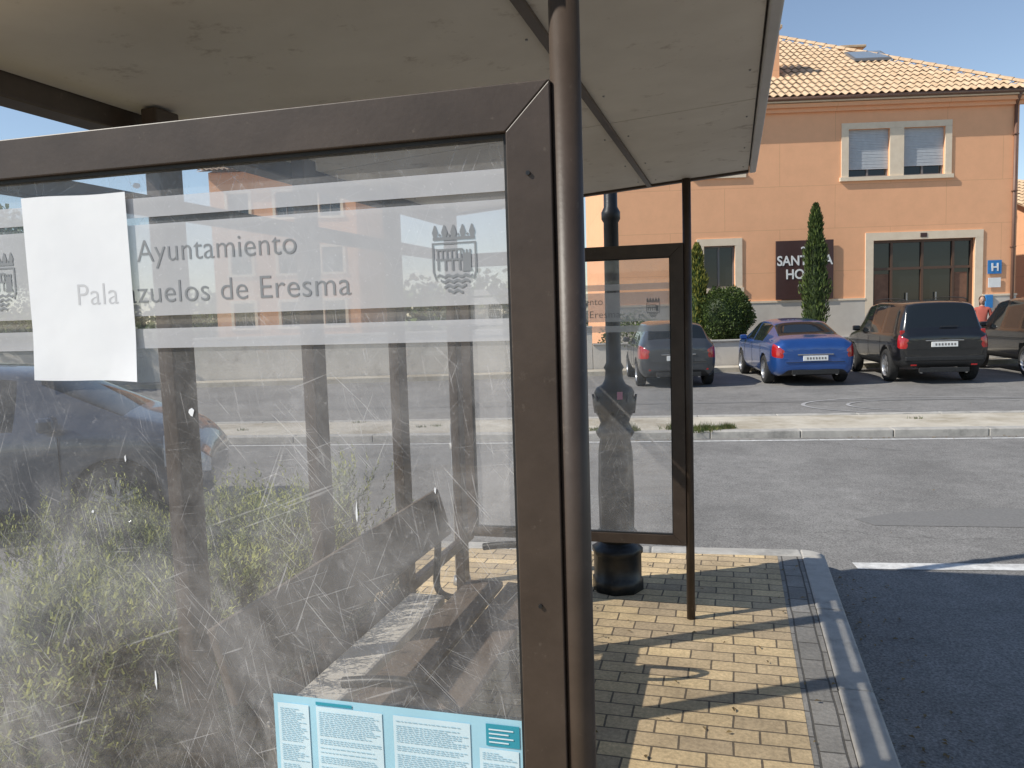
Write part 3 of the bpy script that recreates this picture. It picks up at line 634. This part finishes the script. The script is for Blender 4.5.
def surround(a,b,c,d,w,nm,bottom=True):
    bx=[(a-w,a,-.035,.002,c,d),(b,b+w,-.035,.002,c,d),(a-w,b+w,-.037,.002,d,d+w)]
    if bottom: bx.append((a-w-.04,b+w+.04,-.07,.002,c-w*.7,c))
    multi(nm,bx,M['cream'],ht)
def window(a,b,c,d,blind=.5,nm='window'):
    box(nm+'_pane',a,b,.165,.17,c,d,M['wglass'],ht)
    f=.05; m=(a+b)/2
    multi(nm+'_frame',[(a,a+f,.12,.164,c,d),(b-f,b,.12,.164,c,d),(a+f,b-f,.12,.164,c,c+f),(a+f,b-f,.12,.164,d-f,d),(m-.03,m+.03,.125,.164,c+f,d-f)],M['winframe'],ht)
    if blind>0:
        n=int((d-c)*blind/.05)
        multi(nm+'_shutter',[(a+.005,b-.005,.09+.004*(k%2),.118,d-.05*(k+1),d-.05*k-.004) for k in range(n)],M['blind'],ht)
window(-1.31,-.06,5.5,6.94,.86); window(.37,1.62,5.5,6.94,.82); window(-5.9,-4.7,5.75,6.94,.5); window(-5.77,-4.8,2.23,3.54,0)
multi('window_surround',[(-1.53,-1.312,-.035,.002,5.5,6.94),(-.058,.368,-.035,.002,5.5,6.94),(1.622,1.82,-.035,.002,5.5,6.94),(-1.53,1.82,-.037,.002,6.942,7.13),(-1.58,1.87,-.08,.002,5.38,5.498)],M['cream'],ht)
surround(-5.9,-4.7,5.75,6.94,.2,'window_surround'); surround(-5.77,-4.8,2.23,3.54,.22,'window_surround')
surround(-.53,2.59,TZ,3.54,.24,'door_surround',False)
box('door_glass',-.53,2.59,.165,.17,TZ,3.54,M['wglass'],ht)
dx=[-.53,.05,1.0,1.95,2.52]; multi('door_frame',[(x,x+.07,.10,.164,TZ,3.54) for x in dx]+[(-.46,2.52,.105,.163,2.62,2.70),(-.46,2.52,.105,.163,3.46,3.54),(-.46,2.52,.105,.163,TZ,TZ+.12),(-.46,2.52,.107,.163,1.5,1.56)],M['woodframe'],ht)
multi('door_bars',[(.55,.58,.08,.1,1.2,1.9),(1.45,1.48,.08,.1,1.2,1.9)],M['steel'],ht)
multi('lobby_panels',[(-.42,.02,.158,.1635,1.0,2.5),(2.06,2.45,.158,.1635,1.0,2.5)],noisemat('lobby_curtain',(.14,.07,.045),(.24,.13,.08),3,.7,0),ht)
box('house_number_plate',.9,1.1,-.05,-.038,3.60,3.73,M['signblk'],ht)
multi('plinth',[(-8.62,-.772,-.03,-.002,-.1,1.72),(2.832,3.87,-.03,-.002,-.1,1.72)],M['plinth'],ht)
multi('plinth_cap',[(-8.64,-.772,-.05,-.002,1.722,1.78),(2.832,3.89,-.05,-.002,1.722,1.78)],M['cream'],ht)
multi('cornice',[(-8.75,4.0,-.10,.0,7.50,7.62),(-8.85,4.1,-.20,.0,7.622,7.74)],M['facade'],ht)
multi('soffit',[(-8.95,4.2,-.28,.2,7.76,7.80)],M['cream'],ht)
gm=noisemat('copper_gutter',(.16,.085,.06),(.20,.11,.075),4,.5,0)
cyl('gutter',(-9.0,-.32,7.86),(4.25,-.32,7.86),.06,gm,ht,seg=12)
cyl('downpipe',(3.72,-.06,TZ),(3.72,-.06,7.5),.05,gm,ht,seg=12); cyl('downpipe_bend',(3.72,-.06,7.5),(3.72,-.30,7.84),.05,gm,ht,seg=12)
multi('pipe_clamps',[(3.65,3.79,-.12,0,z,z+.03) for z in (1.5,3.2,4.9,6.6)],gm,ht)
def tileface(name,org,ux,uy,span,Lf,slope,parent,pitch=.24,row=.40):
    V=[];Fc=[]; x=span[0]
    org=Vector(org);ux=Vector(ux);uy=Vector(uy)
    while x<span[1]:
        L=Lf(x+pitch/2); r=0
        while r*row<L:
            y0=r*row; y1=min((r+1)*row+.03,L+.08); b=len(V); jit=random.uniform(-.006,.006)
            for yy,lift in ((y0,.035),(y1,.0)):
                for k in range(7):
                    t=k/6; p=org+ux*(x+t*pitch)+uy*yy; z=p.z+yy*slope+.045*(1-cos(2*pi*t))/2*1.5+lift+jit
                    V.append((p.x,p.y,z))
            for k in range(6): Fc.append((b+k,b+k+1,b+8+k,b+7+k))
            r+=1
        x+=pitch
    return mk(name,V,Fc,M['tile'],parent,smooth=False)
rise=3.9
ridgeL,ridgeR,runF=-4.2,-1.45,6.9; ez=7.87; sl_=rise/runF
eL,eR,eF=-9.0,4.25,-.38
Lf=lambda s:max(0,runF*min(1,(s-eL)/(ridgeL-eL),(eR-s)/(eR-ridgeR)))
tileface('front_tiles',(0,eF,ez),(1,0,0),(0,1,0),(eL,eR),Lf,sl_,ht)
rz_=ez+rise; yb=eF+2*runF; yr=eF+runF
mk('roof_deck',[(eL,eF,ez-.03),(eR,eF,ez-.03),(eR,yb,ez-.03),(eL,yb,ez-.03),(ridgeL,yr,rz_-.03),(ridgeR,yr,rz_-.03)],[(0,1,5,4),(1,2,5),(2,3,4,5),(3,0,4),(3,2,1,0)],M['tile'],ht)
for nm,p,q in (('hip_tiles',(eR,eF,ez+.06),(ridgeR,yr,rz_+.06)),('hip_tiles',(eL,eF,ez+.06),(ridgeL,yr,rz_+.06)),('ridge_tiles',(ridgeL,yr,rz_+.05),(ridgeR,yr,rz_+.05))):
    p=Vector(p);q=Vector(q); n=int((q-p).length/.42)
    V=[];Fc=[]
    for k in range(n):
        a_=p.lerp(q,k/n); b_=p.lerp(q,(k+1.08)/n); d=(b_-a_).normalized(); s=d.cross(Vector((0,0,1))).normalized(); u=s.cross(d)
        b0=len(V)
        for c_,rr in ((a_,.11),(b_,.09)):
            for m_ in range(7):
                t=pi*m_/6; V.append(c_+s*rr*cos(t)+u*rr*sin(t))
        for m_ in range(6): Fc.append((b0+m_,b0+m_+1,b0+m_+8,b0+m_+7))
    mk(nm,V,Fc,M['tile'],ht)
box('chimney',-3.75,-2.93,1.6,2.4,8.6,10.55,M['facade'],ht); box('chimney_cap',-3.83,-2.85,1.52,2.48,10.552,10.66,M['tile'],ht,.02); box('chimney_pots',-3.6,-3.1,1.75,2.25,10.662,10.82,M['tile'],ht,.04)
box('vent_stack',1.1,1.9,6.9,7.4,9.3,11.45,M['facade'],ht); box('vent_cap',1.0,2.0,6.8,7.5,11.452,11.55,M['tile'],ht,.02)
def onroof(s,y,o): return (s,y,ez+(y-eF)*sl_+o)
V=[onroof(.0,2.9,.08),onroof(1.25,2.9,.08),onroof(1.25,3.8,.08),onroof(.0,3.8,.08)]+[onroof(.0,2.9,.16),onroof(1.25,2.9,.16),onroof(1.25,3.8,.16),onroof(.0,3.8,.16)]
mk('skylight_kerb',V,[(0,1,5,4),(1,2,6,5),(2,3,7,6),(3,0,4,7),(4,5,6,7)],M['winframe'],ht)
mk('skylight_pane',[onroof(.07,2.96,.166),onroof(1.18,2.96,.166),onroof(1.18,3.74,.166),onroof(.07,3.74,.166)],[(0,1,2,3)],M['skyglass'],ht)
sg=empty('hotel_sign',ht.location,BA)
box('board',-3.56,-1.78,-.10,-.055,1.80,3.62,M['signblk'],sg,.01)
def btxt(body,x,z,size,parent,mat,y,sx=1,nm='lettering'):
    cu=bpy.data.curves.new(nm,'FONT'); cu.body=body; cu.size=size; cu.align_x='CENTER'; cu.extrude=.006; cu.offset=.008; cu.materials.append(mat)
    o=bpy.data.objects.new(nm,cu); COL.objects.link(o); o.parent=parent; o.rotation_euler=(pi/2,0,0); o.location=(x,y,z); o.scale=(sx,1,1)
btxt('SANTANA',-2.67,2.86,.42,sg,M['signwht'],-.108,.88); btxt('HOTEL',-2.67,2.44,.42,sg,M['signwht'],-.108,.9); btxt('* * *',-2.67,2.10,.22,sg,M['signwht'],-.108)
btxt('~',-2.67,3.28,.4,sg,M['signwht'],-.108)
hs=empty('hotel_category_sign',ht.location,BA)
box('plate',2.98,3.40,-.05,-.02,2.40,2.82,M['signblue'],hs,.005); btxt('H',3.19,2.49,.34,hs,M['signwht'],-.058)
multi('small_plaques',[(3.0,3.38,-.05,-.032,1.98,2.28)],M['signwht'],hs); multi('phone_box',[(2.9,3.12,-.12,-.052,1.35,1.75)],M['signblue'],hs,.01)
te=empty('terrace',ht.location,BA)
box('platform',-9.5,3.9,-2.6,-.06,-.4,TZ,M['terra'],te); box('retaining_wall',-9.5,3.95,-2.8,-2.602,-.4,TZ+.12,M['wallwhite'],te,.01)
box('wall_coping',-9.5,4.0,-2.85,-2.55,TZ+.122,TZ+.17,M['concrete'],te,.01)
gw=empty('boundary_wall',ht.location,BA); box('wall',-45,-9.52,-2.8,-2.55,-.4,1.15,M['wallwhite'],gw); box('coping',-45,-9.52,-2.86,-2.49,1.152,1.22,M['concrete'],gw,.01)
fp=empty('footpath',ht.location,BA); prism('paving',[(-45,-3.6),(20,-3.6),(20,-2.87),(-45,-2.87)],-.2,.0,M['pale'],fp,.01)

# ------------------------------------------------------------------ plants at the hotel
def P3(s,d,z): return (4.71+s*cos(BA)-d*sin(BA),27.3+s*sin(BA)+d*cos(BA),z)
rb=empty('round_bush',P3(-5.5,-1.5,1.40))
def gen_ball():
    v=rnd3().normalized(); bump=1+.06*sin(v.x*9+v.z*5)+.05*sin(v.y*13); r=.80*bump*random.uniform(.86,1.03)
    return v*r,(v+rnd3()*.8),.055,.035,random.choice((0,0,1,1,2))
leaves('leaves',gen_ball,9000,[G1,G2,G3],rb)
revolve('inner',[(0,-.72),(.35,-.62),(.62,-.36),(.70,0),(.62,.36),(.35,.62),(0,.70)],G1,rb,16); cyl('trunk',(0,0,-.9),(0,0,-.5),.06,M['bark'],rb)
def spindle(name,pos,h,r,n,mats):
    e=empty(name,pos)
    def gen():
        t=random.random()**.8; rr=r*(min(1,t*5)**.5)*(1-t)**.55*1.15*(1+.18*sin(t*23)); a_=random.random()*2*pi; q=random.uniform(.55,1.05)
        c=Vector((rr*q*cos(a_),rr*q*sin(a_),.08*h+t*h*.92)); return c,Vector((cos(a_)*.4,sin(a_)*.4,1))+rnd3()*.4,.11,.03,random.choice((0,1,1,2)) if q>.8 else 0
    leaves('foliage',gen,n,mats,e); cyl('trunk',(0,0,-.05),(0,0,h*.8),.05,M['bark'],e,r1=.015)
    revolve('inner',[(r*.35,h*.1),(r*.6,h*.25),(r*.5,h*.5),(r*.25,h*.8),(0,h*.93)],mats[0],e,10)
spindle('cypress_tree',P3(-2.72,-1.2,TZ),4.0,.42,5200,[G1,G2,G3])
spindle('golden_conifer',P3(-6.25,-1.3,TZ),2.95,.38,3800,[G2,GY,GY])
def lowbush(pos,r,n=1800):
    e=empty('shrub',pos)
    def gen():
        v=rnd3().normalized(); v.z=abs(v.z); k=r*random.uniform(.7,1.08)*(1+.15*sin(v.x*7+v.y*9)); return Vector((v.x*k,v.y*k,v.z*k*.9)),v+rnd3(),.07,.045,random.choice((0,1,2))
    leaves('leaves',gen,n,[G1,G2,G3],e)
for s in (-8.2,-12,-15.5,-21): lowbush(P3(s,-1.8,.3 if s<-9 else TZ),random.uniform(.6,1.0))
def tree(pos,h,r,name='tree',n=9000):
    e=empty(name,pos)
    cyl('trunk',(0,0,-.1),(.1,.05,h*.45),.17,M['bark'],e,r1=.10)
    cl=[]
    for k in range(16):
        v=rnd3(); c=Vector((v.x*r*.75,v.y*r*.75,h*.66+v.z*h*.26)); cl.append((c,random.uniform(.28,.5)*r))
        tube('limb',[(.1,.05,h*.35),tuple(Vector((.1,.05,h*.45)).lerp(c,.4)),tuple(c)],.035,M['bark'],e)
    def gen():
        c,cr_=random.choice(cl); v=rnd3(); 
        if v.length<.5: v=v.normalized()*random.uniform(.5,1)
        return c+v*cr_,rnd3()+Vector((0,0,-.2)),.16,.10,(2 if v.z>.3 and random.random()<.6 else random.choice((0,1)))
    leaves('crown',gen,n,[G1,G2,G3],e)
tree((-21.5,17.0,RZ),7.2,2.4); tree((-34,33,RZ),8,3.2)
tree((17,40,RZ),7,2.6)
tree((1.5,-17,RZ),7.0,2.8,n=5000); tree((8,-15,RZ),6.5,2.5,n=5000)  # unseen trees behind the camera, added to darken panel reflections and ambient fill
dt=empty('distant_trees',(-45,75,RZ))
cl=[(Vector((random.uniform(-70,62),random.uniform(-6,6),random.uniform(.8,3.6))),random.uniform(1.2,2.6)) for _ in range(130)]
def gen_d():
    c,r=random.choice(cl); return c+rnd3()*r,rnd3(),.7,.5,random.choice((0,0,1,2))
leaves('foliage',gen_d,11000,[G1,G2,G3],dt)

# ------------------------------------------------------------------ other buildings
def house(name,pos,ang,w,d,h,rise,fac,wins):
    e=empty(name,pos,ang)
    wallop('front_wall',-w/2,w/2,-.3,h,wins,fac,e)
    mk('side_walls',[(-w/2,0,-.3),(-w/2,d,-.3),(w/2,d,-.3),(w/2,0,-.3),(-w/2,0,h),(-w/2,d,h),(w/2,d,h),(w/2,0,h)],[(0,1,5,4),(1,2,6,5),(2,3,7,6)],fac,e)
    for a_,b_,c_,d_ in wins:
        box('window_pane',a_,b_,.165,.17,c_,d_,M['wglass'],e); multi('window_frame',[(a_,a_+.06,.1,.16,c_,d_),(b_-.06,b_,.1,.16,c_,d_),((a_+b_)/2-.03,(a_+b_)/2+.03,.1,.16,c_,d_)],M['winframe'],e)
        multi('window_surround',[(a_-.15,a_,-.03,0.002,c_,d_),(b_,b_+.15,-.03,.002,c_,d_),(a_-.15,b_+.15,-.032,.002,d_,d_+.15),(a_-.2,b_+.2,-.06,.002,c_-.12,c_)],M['cream'],e)
    o=.45; run=d/2+o
    tileface('front_tiles',(0,-o,h+.02),(1,0,0),(0,1,0),(-w/2-o,w/2+o),lambda s:run,rise/run,e,.27,.45)
    mk('roof_deck',[(-w/2-o,-o,h-.02),(w/2+o,-o,h-.02),(w/2+o,d/2,h+rise-.02),(-w/2-o,d/2,h+rise-.02),(-w/2-o,d+o,h-.02),(w/2+o,d+o,h-.02)],[(0,1,2,3),(3,2,5,4)],M['tile'],e)
    mk('gables',[(-w/2,0,h),(-w/2,d,h),(-w/2,d/2,h+rise*.97),(w/2,0,h),(w/2,d,h),(w/2,d/2,h+rise*.97)],[(0,1,2),(3,5,4)],fac,e)
    return e
wn=[(x,x+1.1,z,z+1.3) for x in (-2.9,-.4,1.9) for z in (1.4,4.2,7.1)]
house('apartment_house',(-22.6,37.5,RZ),rad(15),7.6,9,9.5,1.3,M['facade2'],wn)
house('brick_house',(17.2,37.5,RZ),rad(14),11,9,4.9,2.0,M['facade2'],[(-4.5,-3.3,2.2,3.6),(-1.5,-.3,2.2,3.6),(2,3.2,2.2,3.6)])

# ------------------------------------------------------------------ grass tufts & litter
gt=empty('dry_grass')
V=[];Fc=[];mi=[]
P=(.87,11.35)
def tuft(x,y,z,n,h,sp):
    for _ in range(n):
        a_=random.random()*2*pi; rr=random.random()*sp; c=Vector((x+rr*cos(a_),y+rr*sin(a_)*.6,z)); d=Vector((random.gauss(0,.5),random.gauss(0,.5),1)).normalized(); l=random.uniform(.4,1)*h; s=d.orthogonal().normalized()*.006; b=len(V)
        V.extend([c-s,c+s,c+d*l]); Fc.append((b,b+1,b+2)); mi.append(random.choice((0,1,2)))
for k in range(34):
    s=random.uniform(-3.0,-.75); q=st(P,s,random.uniform(.0,.4)); tuft(q[0],q[1],RZ+.09,random.randint(40,120),random.uniform(.04,.15),random.uniform(.05,.25))
for k in range(26):
    q=st(P,random.uniform(-14,12),random.uniform(.15,1.5)); tuft(q[0],q[1],RZ+.09,26,.06,.12)
mk('blades',V,Fc,[G3,GD,G2],gt,mi)
V=[];Fc=[]
for _ in range(420):
    k_=random.random()
    if k_<.35: x,y,z=random.uniform(.6,.95),random.uniform(1.5,5.6),RZ+.008
    elif k_<.6: x,y,z=random.uniform(-1.4,.5),random.uniform(1.8,5.4),.008
    elif k_<.8: x,y,z=random.uniform(-2,6),random.uniform(6,18),RZ+.010
    else: q=st(P,random.uniform(-3,9),random.uniform(-.25,-.03)); x,y,z=q[0],q[1],RZ+.010
    a_=random.random()*6.28; r=random.uniform(.006,.018)*(1.6 if k_>.8 else 1); b=len(V)
    V+=[(x+r*cos(a_),y+r*sin(a_),z),(x+r*.5*cos(a_+1.6),y+r*.5*sin(a_+1.6),z+.004),(x-r*cos(a_),y-r*sin(a_),z+.003),(x+r*.5*cos(a_-1.6),y+r*.5*sin(a_-1.6),z+.008)]; Fc.append((b,b+1,b+2,b+3))
mk('fallen_leaves',V,Fc,leafmat('dead_leaf',(.20,.14,.06)))

# ------------------------------------------------------------------ person (standing on the footpath between the cars)
def person(pos,rz,shirt,trous):
    e=empty('person',pos,rz)
    J={'pel':((0,0,.93),.13),'wai':((0,.0,1.08),.115),'che':((0,0,1.27),.135),'nkb':((0,0,1.43),.07),'nk':((0,.0,1.50),.052),
       'sL':((.17,0,1.38),.06),'eL':((.23,.02,1.12),.042),'wL':((.23,-.12,.92),.028),'sR':((-.17,0,1.38),.06),'eR':((-.25,.02,1.12),.042),'wR':((-.22,-.10,.90),.028),
       'hL':((.095,0,.88),.095),'kL':((.11,-.02,.49),.062),'aL':((.12,.02,.09),.042),'tL':((.13,-.13,.04),.038),
       'hR':((-.095,0,.88),.095),'kR':((-.11,-.03,.49),.062),'aR':((-.12,.03,.09),.042),'tR':((-.13,-.12,.04),.038)}
    E=[('pel','wai'),('wai','che'),('che','nkb'),('nkb','nk'),('che','sL'),('sL','eL'),('eL','wL'),('che','sR'),('sR','eR'),('eR','wR'),('pel','hL'),('hL','kL'),('kL','aL'),('aL','tL'),('pel','hR'),('hR','kR'),('kR','aR'),('aR','tR')]
    def skin(nm,Jd,Ed,root,mats,assign,sub=2):
        ks=list(Jd); me=bpy.data.meshes.new(nm); me.from_pydata([Jd[k][0] for k in ks],[(ks.index(a_),ks.index(b_)) for a_,b_ in Ed],[])
        o=bpy.data.objects.new(nm,me); COL.objects.link(o); o.parent=e
        m=o.modifiers.new('k','SKIN'); 
        for i,k in enumerate(ks):
            sv=me.skin_vertices[0].data[i]; sv.radius=(Jd[k][1],)*2; sv.use_root=(k==root)
        m2=o.modifiers.new('s','SUBSURF'); m2.levels=sub
        bpy.context.view_layer.objects.active=o
        bpy.ops.object.modifier_apply(modifier='k'); bpy.ops.object.modifier_apply(modifier='s')
        for mm in mats: o.data.materials.append(mm)
        for pg in o.data.polygons: pg.use_smooth=True; pg.material_index=assign(pg.center)
    sk_=plain('skin',(.45,.27,.19),.5); hr=plain('dark_hair',(.045,.022,.012),.5); sh_=plain('shoe',(.03,.03,.03),.5)
    def asg(c):
        if c.z>1.46: return 0
        if c.z<.10: return 3
        if abs(c.x)>.19 and c.z<1.18: return 0
        return 1 if c.z>.97 else 2
    bpy.context.view_layer.update()
    skin('body',J,E,'pel',[sk_,shirt,trous,sh_],asg)
    def ell(nm,c,r,mat,seg=20,sq=lambda v:v):
        V=[];Fc=[]
        for i in range(seg//2+1):
            ph=pi*i/(seg//2)
            for j in range(seg):
                th=2*pi*j/seg; v=sq(Vector((sin(ph)*cos(th),sin(ph)*sin(th),cos(ph)))); V.append((c[0]+r[0]*v.x,c[1]+r[1]*v.y,c[2]+r[2]*v.z))
        for i in range(seg//2):
            for j in range(seg): Fc.append((i*seg+j,(i+1)*seg+j,(i+1)*seg+(j+1)%seg,i*seg+(j+1)%seg))
        mk(nm,V,Fc,mat,e,smooth=True)
    ell('head',(0,-.012,1.60),(.075,.095,.118),sk_,sq=lambda v:Vector((v.x*(1-.22*max(0,-v.z)),v.y,v.z)))
    ell('hair',(0,.012,1.625),(.086,.10,.105),hr); ell('hair_back',(0,.06,1.53),(.07,.05,.13),hr)
    ell('nose',(0,-.11,1.59),(.012,.018,.022),sk_,10)
    for s in (1,-1):
        ell('eye',(s*.03,-.098,1.612),(.012,.008,.007),plain('eye',(.05,.04,.03),.3),10); ell('ear',(s*.077,0,1.60),(.01,.022,.032),sk_,10)
        w=Vector(J['wL' if s>0 else 'wR'][0]); d=Vector((0,-.35,-1)).normalized()
        Jh={'w':(tuple(w),.026),'p':(tuple(w+d*.06),.034)}; Eh=[('w','p')]
        skin('palm',Jh,Eh,'w',[sk_],lambda c:0)
        for k in range(4):
            b=w+d*.07+Vector((0,(k-1.5)*.018,0)); l=(.06,.072,.068,.052)[k]
            skin('finger',{'a':(tuple(b),.009),'b':(tuple(b+d*l*.5),.0085),'c':(tuple(b+d*l+Vector((-s*.015,0,0))),.0075)},[('a','b'),('b','c')],'a',[sk_],lambda c:0,1)
        skin('thumb',{'a':(tuple(w+d*.03),.011),'b':(tuple(w+d*.06+Vector((0,-.035,0))),.010),'c':(tuple(w+d*.09+Vector((0,-.045,0))),.008)},[('a','b'),('b','c')],'a',[sk_],lambda c:0,1)
    ell('mouth',(0,-.098,1.555),(.022,.006,.005),plain('lips',(.4,.12,.1),.5),10)
pp=P3(1.08,-3.2,.002)
person(pp,rad(-10),plain('red_top',(.42,.10,.07),.8),plain('jeans',(.05,.07,.12),.8))
